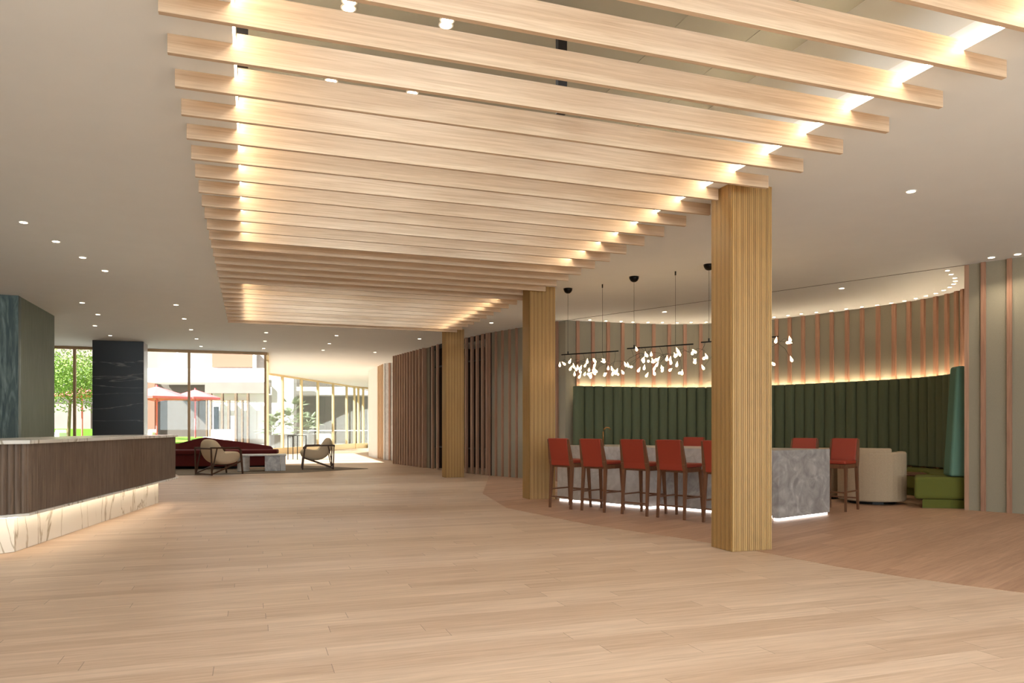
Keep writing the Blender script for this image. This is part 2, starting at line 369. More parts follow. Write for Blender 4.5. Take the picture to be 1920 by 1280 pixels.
def hit(poly, px):                     # where the sight line of one image column meets a plan curve
    d = FW+RT*((px-960)/F_PX); best = None
    for a, b in zip(poly, poly[1:]):
        a = Vector(a); e = Vector(b)-a; den = d.x*e.y-d.y*e.x
        if abs(den) < 1e-9: continue
        t = (a.x*e.y-a.y*e.x)/den; s = (a.x*d.y-a.y*d.x)/den
        if -.001 <= s <= 1.001 and t > 0: best = (d*t, e.normalized())
    return best
def battens(poly, pxs, parent, mat, w=.05, depth=.05, z0=0, z1=H, name='batten'):
    for px in pxs:
        h = hit(poly, px)
        if not h: continue
        c, t = h; nrm = Vector((-t.y, t.x))
        if nrm.dot(c) > 0: nrm = -nrm
        a = c-t*w/2; b = c+t*w/2
        bm = B(); prism(bm, [tuple(a), tuple(b), tuple(b+nrm*depth), tuple(a+nrm*depth)], z0+.001, z1-.001)
        obj(name, bm, mat, parent)
w_a = [at(976, 17.85), at(917.5, 18.75)]
p743 = at(743, 24.9); p808 = at(808, 22.0); p826 = at(826, 21.2); p917 = at(917.5, 18.75); p977 = at(977, 17.75); p1060 = at(1060, 16.56)
pJ = cp(6.62, 10.87)
# wall between fin screen and niche
w1 = [p917, p977, at(1038, 16.83), p1060]
o = wallobj('wall_right', w1, 'greige', .2, 1)
battens(w1, (919.5, 931.5, 943.6, 957, 970, 990, 1008, 1027, 1046), o, 'batten', .045, .05)
# wall to the right of the niche
dirR = (Vector(pJ)-Vector(p1060)).normalized()
w2 = [pJ, tuple(Vector(pJ)+dirR*11)]
o = wallobj('wall_right', w2, 'greige', .2, 1)
battens(w2, (1844.5, 1893.5, 1944, 1998, 2056), o, 'batten', .06, .035)
bm = B(); seg(bm, tuple(Vector(pJ)-dirR*.06), pJ, .22, .001, H-.001, 1); struct(obj('trim_niche_jamb', bm, 'darkfin'))
# dark fin wall further left
w3 = smoothpoly([p743, at(775, 23.4), p808], 4)
o = wallobj('wall_right', w3, 'greige', .15, 1)
battens(w3, (743.6, 747.5, 751.7, 756, 760.8, 765.3, 770.3, 775.6, 781, 787, 793, 799.4), o, 'darkfin', .05, .13, name='fin')
# opening with fins, rails and vestibule behind
w4 = [p808, p826, p917]
s = thing('fin_screen', 'open screen of dark walnut fins behind the farthest gold column', 'screen', (p826[0], p826[1], 0))
battens(w4, (813, 822.5, 838, 850, 862, 876.5, 887, 897, 907, 915.5), s, 'darkfin', .08, .06, name='fin')
for z in (2.94, .62):
    for a, b in zip(w4, w4[1:]):
        ofs = Vector((-(b[1]-a[1]), b[0]-a[0])).normalized()*.12; bm = B(); seg(bm, (a[0]+ofs.x, a[1]+ofs.y), (b[0]+ofs.x, b[1]+ofs.y), .04, z, z+.04, 1); obj('rail', bm, 'steel', s)
bm = B()
for a, b in zip(w4, w4[1:]): seg(bm, a, b, .06, H-.12, H-.001, 1)
obj('head_rail', bm, 'steel', s)
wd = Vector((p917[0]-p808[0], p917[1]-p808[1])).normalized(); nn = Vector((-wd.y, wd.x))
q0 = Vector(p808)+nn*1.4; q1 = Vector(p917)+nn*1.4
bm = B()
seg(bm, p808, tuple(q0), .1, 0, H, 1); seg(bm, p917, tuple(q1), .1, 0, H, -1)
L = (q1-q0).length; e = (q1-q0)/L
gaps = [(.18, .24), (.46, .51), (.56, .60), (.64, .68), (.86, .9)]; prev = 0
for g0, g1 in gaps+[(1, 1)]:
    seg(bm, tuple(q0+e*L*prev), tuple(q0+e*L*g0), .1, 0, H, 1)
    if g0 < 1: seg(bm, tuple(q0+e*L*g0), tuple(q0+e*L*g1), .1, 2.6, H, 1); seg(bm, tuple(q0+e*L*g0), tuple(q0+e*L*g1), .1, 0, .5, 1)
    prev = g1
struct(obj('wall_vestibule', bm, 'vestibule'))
# far pieces
pa, pb, pc, pd = at(691.5, 31.4), at(707.5, 29.2), at(720, 27.7), at(743.5, 27.2)
o = wallobj('wall_far', [at(690, 45.5), pa], 'white', .2, 1)
o = wallobj('wall_far', [pa, at(699, 30.1), pb], 'white', .2, 1)
o = wallobj('wall_far', [pb, pc], 'tan', .2, 1)
battens([pb, pc], (709.5, 712.5, 715.5, 718), o, 'tan', .06, .02)
o = wallobj('wall_far', [pc, pd, at(757, 27)], 'palemarb', .2, 1)
battens([pc, pd], (731,), o, 'batten', .09, .03)
bm = B(); seg(bm, pc, tuple(Vector(pc)+(Vector(pd)-Vector(pc)).normalized()*.06), .03, 0, H, -1); struct(obj('trim_white_corner', bm, 'white'))
bm = B(); seg(bm, p743, tuple(Vector(p743)+Vector((-wd.y, wd.x))*2.5), .12, 0, H, 1); struct(obj('wall_far', bm, 'greige'))
# niche wall
nw = [cp(1.18, 16.56), cp(1.43, 16.66), cp(2.13, 16.85), cp(2.87, 17.08), cp(3.58, 17.2), cp(4.32, 17.15), cp(5.05, 16.85), cp(5.66, 16.40), cp(6.22, 15.86), cp(6.75, 15.18), cp(7.15, 14.62), cp(7.48, 14.05), cp(7.70, 13.35), cp(7.70, 12.65), cp(7.5, 12.0), cp(7.2, 11.45), cp(6.75, 11.0)]
nws = smoothpoly(nw, 5)
o = wallobj('wall_niche', nws, 'greige', .15, 1)
battens(nws, (1082.5, 1111, 1139.5, 1166.5, 1195, 1225, 1254.5, 1284, 1314, 1343, 1372, 1401, 1429, 1457, 1481.4, 1506.7, 1534, 1560.7, 1589.4, 1617.6, 1647.6, 1677.5, 1705.8, 1732.3, 1756.4, 1777.5, 1795.6, 1807.5), o, 'batten', .075, .045)
bm = B(); a = Vector(p1060); b = Vector(pJ); seg(bm, tuple(a), tuple(b), .012, H-.004, H, 1); struct(obj('trim_ceiling_groove', bm, 'steel'))

# ---------------------------------------------------------------- banquette in the niche
def offset(poly, dist):
    ps = [Vector(p) for p in poly]; out = []; n = len(ps)
    for i in range(n):
        d = (ps[min(i+1, n-1)]-ps[max(i-1, 0)]).normalized(); out.append(ps[i]+Vector((d.y, -d.x))*dist)
    return out
def resample(poly, step):
    ps = [Vector(p) for p in poly]; tot = sum((b-a).length for a, b in zip(ps, ps[1:])); n = int(round(tot/step)); out = []
    seglen = [(b-a).length for a, b in zip(ps, ps[1:])]
    for k in range(n+1):
        s_ = tot*k/n; i = 0
        while i < len(seglen)-1 and s_ > seglen[i]: s_ -= seglen[i]; i += 1
        out.append(ps[i]+(ps[i+1]-ps[i])*(s_/seglen[i]))
    return out
bq = thing('banquette', 'long curved banquette with tall green channel-tufted back in the niche', 'banquette', (*cp(4.3, 16.6), 0))
back = offset(nws[3:-3], .13); backs = resample([tuple(p) for p in back], .227)
front = offset([tuple(p) for p in backs], .16)
for i in range(len(backs)-1):
    a, b, c, d = backs[i], backs[i+1], front[i+1], front[i]
    bm = B(); arc = []
    for t in (0, .12, .3, .5, .7, .88, 1):
        p = d+(c-d)*t; nn2 = (c-b).normalized(); arc.append(p+nn2*(.055*math.sqrt(max(0, 1-(2*t-1)**2))-.02))
    pts = [tuple(a), tuple(b)]+[tuple(p) for p in arc[::-1]]
    prism(bm, pts, .5, 2.105)
    obj('back_channel', bm, 'green', bq, bev=.02)
seatb = offset([tuple(p) for p in backs], .02); seatf = offset([tuple(p) for p in backs], .62)
def ribbon(poly_a, poly_b, z0, z1):
    bm = B(); prism(bm, [tuple(p) for p in poly_a]+[tuple(p) for p in poly_b[::-1]], z0, z1); return bm
obj('seat', ribbon(seatb, seatf, .13, .475), 'olive', bq, bev=.04, bseg=3)
obj('plinth', ribbon(seatb, offset([tuple(p) for p in backs], .52), .002, .125), 'olive', bq)
lb = offset(nws[5:-3], .07)
lc = offset(nws[5:-3], .115)
obj('light_strip', ribbon(lb, lc, 2.05, 2.065), 'ledn', bq)
# banquette end block in the foreground of the niche
eb = thing('banquette_end', 'olive green seat block with tall teal end cushion beside the niche jamb', 'seat', (*fl(1765, 952), 0))
# its plan: front face from (1714) to the jamb
e0 = Vector(fl(1714, 947)); e1 = Vector(fl(1812, 953)); ed = (e1-e0).normalized(); en = Vector((-ed.y, ed.x))
jn = Vector((-dirR.y, dirR.x))
E0 = Vector(at(1714, 11.15)); E1 = Vector(at(1813.5, 11.02)); ed = (E1-E0).normalized(); en = Vector((-ed.y, ed.x))
F0 = Vector(at(1714, 11.75)); F1 = Vector(at(1813.5, 11.62))
bm = B(); prism(bm, [tuple(E0), tuple(E1), tuple(F1), tuple(F0)], .135, .468); obj('seat', bm, 'olive', eb, bev=.05, bseg=4)
bm = B(); prism(bm, [tuple(E0+ed*.13+en*.05), tuple(E1+en*.05), tuple(F1-en*.03), tuple(F0+ed*.13-en*.05)], .002, .13); obj('plinth', bm, 'olive', eb)
bm = B(); vs = []
q = [E1-ed*.235, E1-ed*.0, E1+en*.28, E1-ed*.235+en*.28]
for z, sh in ((.478, 0), (2.105, .1)):
    vs.append([bm.verts.new((p.x+ed.x*(sh if i in (0, 3) else 0), p.y+ed.y*(sh if i in (0, 3) else 0), z)) for i, p in enumerate(q)])
bm.faces.new(vs[0][::-1]); bm.faces.new(vs[1])
for i in range(4): bm.faces.new((vs[0][i], vs[0][(i+1) % 4], vs[1][(i+1) % 4], vs[1][i]))
obj('end_cushion', bm, 'teal', eb, bev=.04, bseg=4)

# ---------------------------------------------------------------- bar counter
BA = Vector(fl(1460, 977)); BB = Vector(fl(1556, 964.5)); BL = Vector(fl(1043, 938.5))
ax = (BL-BA).normalized(); pw = (BB-BA); ZC = .905
bar_o = thing('bar_counter', 'grey marble island bar with glowing plinth between the red stools', 'bar counter', (*((BA+BL)/2+pw/2), 0))
Lb = (BL-BA).length
def quad(a0, a1, p0, p1): return [tuple(BA+ax*a0+pw*p0), tuple(BA+ax*a1+pw*p0), tuple(BA+ax*a1+pw*p1), tuple(BA+ax*a0+pw*p1)]
bm = B(); prism(bm, quad(0, .09, 0, 1), .035, ZC); obj('end_panel', bm, 'greymarb', bar_o, bev=.004)
bm = B(); prism(bm, quad(.09, Lb, 0, 1), ZC-.2, ZC); obj('worktop', bm, 'palemarb', bar_o, bev=.004)
bm = B(); prism(bm, quad(.09, 2.0, .2, .98), .035, ZC-.2); obj('body_panel', bm, 'greymarb', bar_o)
bm = B(); prism(bm, quad(2.0, Lb, 0.02, .98), .035, ZC-.2); obj('body_panel', bm, 'palemarb', bar_o)
bm = B(); prism(bm, quad(.02, .08, .02, .98), .003, .034); prism(bm, quad(.09, 2.0, .215, .9), .003, .034); prism(bm, quad(2.01, Lb-.03, .035, .9), .003, .034)
obj('plinth_light', bm, 'ledw', bar_o)
# brass tap on the counter
tp = Vector(at(1131, 12.0)); bm = B(); z0 = ZC+.001
tube(bm, [(tp.x, tp.y, z0), (tp.x, tp.y, z0+.22), (tp.x+.012, tp.y, z0+.265), (tp.x+.05, tp.y-.01, z0+.293), (tp.x+.09, tp.y-.02, z0+.29), (tp.x+.115, tp.y-.03, z0+.26)], .011, 10)
lathe(bm, [(.026, 0), (.026, .012), (.014, .016)], 16, (tp.x, tp.y, z0))
tag(obj('bar_tap', bm, 'brass', smooth=True), 'brass gooseneck tap standing on the grey bar counter', 'tap')

# ---------------------------------------------------------------- bar stools
def make_stool(label, group):
    t = thing('bar_stool', label, 'bar stool', (0, 0, 0), 0, group)
    for s in (-1, 1):
        bm = B(); tube2 = [(s*.205, -.235, 0.002), (s*.197, -.20, .62), (s*.197, -.225, .72), (s*.192, -.285, 1.03)]
        for p, q, r1, r2 in zip(tube2, tube2[1:], (.016, .023, .024), (.023, .024, .014)): bar(bm, p, q, r1, r2, square=True)
        obj('leg', bm, 'legwood', t, bev=.004, world=False)
        bm = B(); bar(bm, (s*.205, .225, .002), (s*.19, .18, .64), .015, .022, square=True); obj('leg', bm, 'legwood', t, bev=.004, world=False)
    bm = B(); vs = []
    for z, y in ((.635, -.215), (.72, -.225), (1.04, -.293)):
        vs.append([bm.verts.new((x, y+dy, z)) for x, dy in ((-.18, -.02), (.18, -.02), (.18, .035), (-.18, .035))])
    bm.faces.new(vs[0][::-1]); bm.faces.new(vs[2])
    for a, b in zip(vs, vs[1:]):
        for i in range(4): bm.faces.new((a[i], a[(i+1) % 4], b[(i+1) % 4], b[i]))
    obj('backrest', bm, 'red', t, bev=.012, world=False, bseg=3)
    bm = B(); box(bm, -.2, .2, -.19, .215, .672, .725); obj('seat', bm, 'red', t, bev=.018, world=False, bseg=3)
    bm = B(); box(bm, -.19, .19, -.2, .205, .61, .67); obj('seat_frame', bm, 'legwood', t, bev=.004, world=False)
    for (p, q) in (((-.2, -.225, .17), (.2, -.225, .17)), ((-.2, .21, .27), (.2, .21, .27)), ((-.2, -.22, .28), (-.2, .21, .28)), ((.2, -.22, .28), (.2, .21, .28))):
        bm = B(); bar(bm, p, q, .010, square=True); obj('footrail', bm, 'legwood', t, world=False)
    return t
ang_b = math.atan2(pw.y, pw.x)
perp = Vector((-ax.y, ax.x))
if perp.dot(pw) < 0: perp = -perp
face = math.atan2(perp.y, perp.x)-PI/2
near = [((1032.5, 951), (1069, 955)), ((1091.7, 956.7), (1132, 961.3)), ((1167.5, 964), (1211.7, 968.3)), ((1233.7, 970), (1282.5, 975.3)), ((1320, 979), (1374, 985))]
st0 = None
labs = ['red leather bar stool at the left end of the bar, beside the middle column', 'red leather bar stool standing second from the middle gold column', 'red leather bar stool in the middle of the near row at the bar',
        'red leather bar stool standing just left of the one the nearest column cuts off', 'red leather bar stool half hidden behind the nearest gold column']
for (a, b), lab in zip(near, labs):
    a = Vector(fl(*a)); b = Vector(fl(*b)); c = (a+b)/2+perp*.235
    if st0 is None:
        st0 = make_stool(lab, 'bar stools'); st0.location = (c.x, c.y, 0); st0.rotation_euler = (0, 0, face)
    else: dup(st0, (c.x, c.y, 0), face, lab, 'bar stools')
for px, d, lab in ((1284, 12.25, 'red bar stool on the far side of the bar, its back between two near stools'), (1494, 11.15, 'red bar stool on the far side, showing only its back above the marble'), (1570, 10.95, 'red bar stool at the right end of the bar with one long leg visible')):
    c = Vector(at(px, d)); dup(st0, (c.x, c.y, 0), face+PI, lab, 'bar stools')

# ---------------------------------------------------------------- tub chairs and small table in the niche
def tub(label, loc, rotz, R=.5, Hh=.85):
    t = thing('tub_chair', label, 'armchair', (loc[0], loc[1], 0), rotz, 'beige tub chairs by the bar')
    bm = B(); ro, ri = [], []
    n = 28; a0 = math.radians(40)
    outer = []; inner = []
    for k in range(n+1):
        a = a0+(2*PI-2*a0)*k/n+PI/2
        outer.append((R*math.cos(a), R*math.sin(a))); inner.append(((R-.12)*math.cos(a), (R-.12)*math.sin(a)))
    prism(bm, outer+inner[::-1], .05, Hh-.06); obj('shell', bm, 'boucle', t, bev=.035, world=False, bseg=4)
    bm = B(); bk = [p for i, p in enumerate(outer) if 8 <= i <= n-8]; bi = [p for i, p in enumerate(inner) if 8 <= i <= n-8]
    prism(bm, [(x*.985, y*.985) for x, y in bk]+[(x*1.02, y*1.02) for x, y in bi[::-1]], Hh-.1, Hh); obj('backrest', bm, 'boucle', t, bev=.03, world=False, bseg=4)
    bm = B(); lathe(bm, [(.0001, .06), (.39, .06), (.395, .3), (.37, .42), (.2, .44), (.0001, .44)], 28); obj('seat', bm, 'boucle', t, smooth=True, world=False)
    bm = B(); lathe(bm, [(.36, .002), (.36, .05)], 28); obj('base', bm, 'black', t, world=False)
    return t
tc = at(1631, 12.1)
tub('beige boucle tub chair between the right-end stool and the green seat', at(1634, 12.0), math.atan2((RT*.75+FW*.65).y, (RT*.75+FW*.65).x)-PI/2, .5, .88)
tub('beige tub chair behind the bar, its rim visible between two red stool backs', at(1531, 12.9), math.radians(-60), .4, .86)
tub('beige tub chair far behind the bar, glimpsed between the near red stools', at(1228, 14.3), math.radians(-40), .4, .86)
tl = Vector(at(1712, 12.55)); t = thing('low_table', 'low round wooden table behind the beige tub chair', 'table', (tl.x, tl.y, 0))
bm = B(); lathe(bm, [(.30, .40), (.31, .41), (.31, .43), (.30, .44)], 28); obj('tabletop', bm, 'legwood', t, world=False)
for k in range(3):
    a = k*2*PI/3+.4; bm = B(); bar(bm, (.22*math.cos(a), .22*math.sin(a), .002), (.2*math.cos(a), .2*math.sin(a), .40), .014); obj('leg', bm, 'legwood', t, world=False)

# ---------------------------------------------------------------- linear pendants
def pendant(can, anchor, rail, seed, label):
    random.seed(seed)
    (cx, cyp), (axp, ayp) = can, anchor
    zr = 2.44
    A = Vector((*rail[0], zr)); E = Vector((*rail[1], zr)); dr = (E-A).normalized()
    cw = A+dr*((Vector((*ce(cx, cyp), zr))-A).dot(dr)); aw = A+dr*((Vector((*ce(axp, ayp), zr))-A).dot(dr))
    t = thing('linear_pendant', label, 'pendant light', (cw.x, cw.y, H), 0, 'pendant lights over the bar')
    bm = B(); bar(bm, A, E, .009, square=True); r_ = obj('rail', bm, 'black', t)
    bm = B(); lathe(bm, [(.001, -.085), (.03, -.082), (.055, -.065), (.072, -.035), (.078, -.001)], 20, (cw.x, cw.y, H)); obj('canopy', bm, 'black', t, smooth=True)
    bm = B(); bar(bm, (cw.x, cw.y, zr), (cw.x, cw.y, H-.08), .0025, n=6); bar(bm, (cw.x, cw.y, zr), (cw.x, cw.y, zr+.05), .011, n=8); obj('cable', bm, 'black', t)
    bm = B(); bar(bm, (aw.x, aw.y, zr), (aw.x, aw.y, H-.001), .0025, n=6); bar(bm, (aw.x, aw.y, H-.06), (aw.x, aw.y, H-.001), .011, n=8); obj('cable', bm, 'black', t)
    L = (E-A).length; side = Vector((-dr.y, dr.x, 0))
    proto = None
    bmesh_pts = [(.003, .055), (.006, .04), (.016, .012), (.021, -.008), (.018, -.024), (.009, -.034), (.001, -.037)]
    for k in range(9):
        p0 = A+dr*(L*(k+.5)/9)
        tips = []
        hub = p0+Vector((0, 0, -.06-random.random()*.1))+side*random.uniform(-.08, .08)+dr*random.uniform(-.05, .05)
        bmb = B(); tube(bmb, [p0, p0*.5+hub*.5+side*.02, hub], .0022, 5)
        for j in range(4):
            a = random.uniform(0, 2*PI); rr = random.uniform(.10, .34)
            tip = hub+dr*math.cos(a)*rr+side*math.sin(a)*rr+Vector((0, 0, random.uniform(-.30, .03)))
            tube(bmb, [hub, hub*.5+tip*.5+Vector((0, 0, .04)), tip], .0018, 5); tips.append((tip, a))
        brn = obj('branch', bmb, 'black', t)
        for tip, a in tips:
            if proto is None:
                b0 = B(); lathe(b0, bmesh_pts, 10); proto = obj('bulb', b0, 'bulb', brn, smooth=True, world=False); bo = proto
            else: bo = proto.copy(); C.objects.link(bo); bo.parent = brn
            bo.location = pm[t.name].inverted() @ tip
            bo.rotation_euler = (random.uniform(-1.9, 1.9) if random.random() < .5 else random.uniform(-.5, .5), random.uniform(-.6, .6), random.uniform(0, 6.28))
            bo.scale = (.95, .95, .95)
    return t
pendant((1066, 541), (1137, 535), (cp(.848, 12.83), cp(1.73, 12.2)), 3, 'branching black rail pendant of glowing bulbs nearest the middle column')
pendant((1190, 519), (1273, 511), (cp(1.816, 11.83), cp(2.70, 11.18)), 5, 'middle branching rail pendant of glowing bulbs above the bar')
pendant((1330, 496), (1400, 480), (cp(2.76, 10.95), cp(3.64, 10.26)), 9, 'branching rail pendant of glowing bulbs half hidden by the nearest column')

# ---------------------------------------------------------------- downlights
def spot(loc, power, size=100, blend=.8, col=(1, .86, .66), r=.05):
    l = bpy.data.lights.new('downlight_and_fill_beam', 'SPOT'); l.energy = power; l.spot_size = math.radians(size); l.spot_blend = blend; l.color = col; l.shadow_soft_size = r
    o = bpy.data.objects.new('downlight_and_fill_beam', l); C.objects.link(o); o.location = loc; return o
d0 = None
def down(px, py, label, group, power, z=H, r=.04, rim=True):
    global d0
    x, y = ce(px, py, z)
    if d0 is None:
        t = thing('downlight', label, 'downlight', (0, 0, 0), 0, group)
        bm = B(); lathe(bm, [(.052, -.006), (.052, 0)], 20); obj('trim_ring', bm, 'white', t, world=False)
        bm = B(); lathe(bm, [(.040, -.009), (.040, -.006)], 20); obj('lamp', bm, 'down', t, world=False)
        d0 = t; t.location = (x, y, z)
    else: t = dup(d0, (x, y, z), 0, label, group)
    if r != .04: t.scale = (r/.04, r/.04, 1)
    if power: spot((x, y, z-.03), power)
g1 = 'downlights over the left side'
for i, (px, py) in enumerate([(44, 416), (105, 452), (155, 482), (197, 507)]):
    down(px, py, 'small downlight over the reception desk, %s of the diagonal four' % ['nearest', 'second', 'third', 'farthest'][i], g1, 34)
for px, py, lab in ((154, 567, 'faint downlight over the green pier, nearer of the pair'), (183.6, 589, 'faint downlight over the green pier, farther of the pair'), (178, 610, 'small downlight before the black marble column, nearer of two'), (206.6, 628.5, 'small downlight just above the black marble column')):
    down(px, py, lab, g1, 24)
for i, (px, py) in enumerate([(330, 571), (345.5, 597), (358.3, 617.6), (368.6, 634.7), (377, 648.8)]):
    down(px, py, 'small downlight left of the slats, %s of the line running to the window' % ['nearest', 'second', 'third', 'fourth', 'farthest'][i], 'downlights over the lounge', 30)
for i, (px, py) in enumerate([(499, 623), (496.8, 639), (494.4, 652.7)]):
    down(px, py, 'small downlight beyond the slats above the window post, %s of three' % ['nearest', 'middle', 'farthest'][i], 'downlights over the lounge', 30)
for i, (px, py) in enumerate([(631, 628.6), (617.5, 643.6), (605.8, 656)]):
    down(px, py, 'small downlight beyond the slats in the right-hand line, %s of three' % ['nearest', 'middle', 'farthest'][i], 'downlights over the lounge', 30)
for px, py, lab in ((921.3, 604.7, 'small downlight between the two farther gold columns'), (786.5, 634.8, 'small downlight just left of the farthest gold column'), (703, 660, 'small downlight above the far white wall end'),
                    (1246, 584, 'small downlight above the middle pendant at the niche'), (1578, 540, 'small downlight in the middle of the niche ceiling'), (1708, 358, 'single small downlight right of the nearest column'),
                    (1858.6, 482, 'small downlight by the right wall, left of two'), (1908, 476, 'small downlight by the right wall, right of two')):
    down(px, py, lab, 'downlights over the bar side', 20 if px > 900 else 25)
row = [(1106, 599), (1136, 601), (1164.6, 602), (1187, 603.3), (1215, 603.8), (1242, 604), (1269.7, 604.4), (1295.8, 603.7), (1323.6, 603.3), (1351, 602), (1378, 600.2), (1404, 598), (1429, 595.8),
       (1451.5, 594), (1477.6, 590.7), (1502.5, 587.8), (1530.7, 584.8), (1558.6, 581.9), (1586.8, 578.5), (1616, 574.7), (1644.6, 571.3), (1671, 567.5), (1696, 563.3), (1717, 558.7), (1736, 554), (1754.7, 549.4), (1769.5, 543.5),
       (1780.8, 537.6), (1788, 531.7), (1791.4, 526.2), (1790.5, 520.3), (1783.4, 513.6), (1776.6, 506.4)]
for i, (px, py) in enumerate(row):
    k = len(row)-1-i
    down(px, py, 'tiny downlight edging the niche ceiling, %s from the right jamb' % (ORD[k] if k else 'first'), 'downlights edging the niche ceiling', 1.6 if i % 2 else 0, r=.03)
for i, (px, py, a) in enumerate([(653.5, 14, 'front'), (655, 2, 'rear'), (836, 46.5, 'front'), (838.5, 37, 'rear'), (621, 150, 'single'), (773, 173, 'single')]):
    side = 'left' if px < 700 else 'right'
    lab = 'twin downlight inside the ceiling recess, %s lamp of the %s pair' % (a, side) if a != 'single' else 'single downlight glimpsed between slats, %s of the two' % side
    down(px, py, lab, 'downlights inside the ceiling recess', 0, z=RZ, r=.045)

for yy in (2.0, 3.2, 4.4, 5.58, 6.86, 8.1, 9.3, 13.3, 14.5, 15.7, 16.6):
    for xx in (.67, 1.41, 3.1):
        l_ = spot((xx, yy, RZ-.02), 21 if yy < 12 else 30, 165, .3, (.78, .91, 1), .12)  # fill spots for the slats; a few sit at recess downlights, others are added
# ---------------------------------------------------------------- reception desk
K0 = Vector((-4.53, 6.90)); K1 = Vector((-5.45, 12.14)); du = (K1-K0).normalized(); dn = Vector((-du.x*0+du.y, -du.x)); dn = Vector((du.y, -du.x))   # dn points to the aisle
def dk(u, v):  # along desk, inward from face (camera-relative plan)
    p = K0+du*u-dn*v; return cp(p.x, p.y)
Ld = (K1-K0).length
desk = thing('reception_desk', 'dark fluted wooden reception desk with white marble top and lit marble plinth', 'reception desk', (*dk(Ld/2, .4), 0))
def deskpoly(o_, end=0):          # outline grown by o_
    c = .16
    return [dk(-o_+c, -o_), dk(Ld+o_+end, -o_), dk(Ld+o_+end, 1.0), dk(-o_-.0, 2.4), dk(-o_, c-o_)] if False else [dk(c-o_, -o_), dk(Ld+o_+end, -o_), dk(Ld+o_+end, .9), dk(1.0, .9), dk(1.0, 2.6), dk(-o_, 2.6), dk(-o_, c-o_)]
bm = B(); prism(bm, deskpoly(.035), 1.045, 1.08); obj('countertop', bm, 'whitemarb', desk, bev=.004)
bm = B(); prism(bm, deskpoly(.03, .06), .371, .396); obj('ledge', bm, 'whitemarb', desk, bev=.003)
bm = B(); prism(bm, deskpoly(-.2), .003, .370); obj('plinth', bm, 'whitemarb', desk)
def ribs(a, b, pitch=.026, amp=.011):
    a = Vector(a); b = Vector(b); L = (b-a).length; d = (b-a)/L; n_ = Vector((-d.y, d.x)); m = int(L/pitch); out = []
    for i in range(m):
        for t, h in ((0, 0), (.12, .7), (.35, 1), (.65, 1), (.88, .7)):
            out.append(tuple(a+d*(L*(i+t)/m)+n_*amp*h))
    return out
P0, P1, P2 = dk(0, 2.6), dk(0, .16), dk(.16, 0)
P3, P4 = dk(Ld, 0), dk(Ld, .9)
poly = ribs(P0, P1, .05, -.014)+ribs(P1, P2, .05, -.014)+ribs(P2, P3, .026, -.008)+ribs(P3, P4, .026, -.008)+[dk(1.0, .9), dk(1.0, 2.6)]
bm = B(); prism(bm, poly, .397, 1.044); obj('fluted_body', bm, 'walnut', desk)
bm = B(); seg(bm, dk(.1, .1), dk(Ld-.1, .1), .02, .355, .369, 1); seg(bm, dk(.1, .12), dk(.1, 2.5), .02, .355, .369, -1)
obj('light_strip', bm, 'ledd', desk)

# ---------------------------------------------------------------- green pier, black marble column
bm = B(); box(bm, -12.0, -3.94, 15.59, 15.75, 0, H-.001); o = struct(obj('wall_left_pier', bm, 'greenmarb'))
bm = B(); box(bm, -12.0, -3.943, 15.75, 18.2, 0, H-.001); struct(obj('wall_left_pier', bm, 'greenwood'))
bm = B(); box(bm, -4.06, -2.81, 22.86, 23.7, .002, H-.001); cm = tag(obj('marble_column', bm, 'blackmarb', bev=.01), 'wide black marble column with thin white veins before the window', 'column')
bm = B(); box(bm, -2.809, -2.803, 22.9, 23.69, .003, H-.002); obj('side_cladding', bm, 'palemarb', cm)['label'] = 'pale stone side cladding'

# ---------------------------------------------------------------- window walls
def glaze(name, a, b, fracs, frame, z0=.0, z1=H, fw=.07, dep=.1, sill=0, transom=None):
    a = Vector(a); b = Vector(b); L = (b-a).length; d = (b-a)/L; ang = math.atan2(d.y, d.x)
    root = thing(name, '', 'window', (a.x, a.y, 0), ang); del root['label']; del root['category']; root['kind'] = 'structure'
    mt = Matrix.Translation((a.x, a.y, 0)) @ Matrix.Rotation(ang, 4, 'Z')
    bm = B(); box(bm, 0, L, -dep/2, dep/2, z1-.08, z1-.001); box(bm, 0, L, -dep/2, dep/2, z0+.002, z0+.06+sill); obj('window_frame', bm, frame, root, world=False)
    for f in fracs:
        x = f*L; bm = B(); box(bm, x-fw/2, x+fw/2, -dep/2, dep/2, z0+.06+sill, z1-.08); obj('mullion', bm, frame, root, world=False)
    fs = sorted(set([0]+list(fracs)+[1]))
    for f0, f1 in zip(fs, fs[1:]):
        if (f1-f0)*L < .15: continue
        bm = B(); box(bm, f0*L+fw/2, f1*L-fw/2, -.004, .004, z0+.06+sill, z1-.08); obj('pane', bm, 'glass', root, world=False)
    return root
YW = 24.88
def fx(px, a, b):
    h = hit([a, b], px); return (Vector(h[0])-Vector(a)).length/(Vector(b)-Vector(a)).length
a, b = (-12.0, YW), (.47, YW)
fr = [fx(140, a, b), fx(354.5, a, b), fx(-60, a, b), .9955]
glaze('window_1', a, b, fr, 'bronze')
a, b = (.47, YW+.06), (.66, 34.0)
glaze('window_2', a, b, [.2, .4, .6, .8, .995], 'champ')
a, b = at(503.5, 32.6), at(665, 43.1)
glaze('window_3', a, b, [fx(p, a, b) for p in (529.6, 565, 596, 624.6, 650)]+[.996], 'champ', fw=.12, sill=.22)
a, b = at(666, 43.1), at(693, 44.6)
glaze('window_4', a, b, [fx(p, a, b) for p in (672, 681)], 'champ', fw=.1, sill=.22, z1=H)
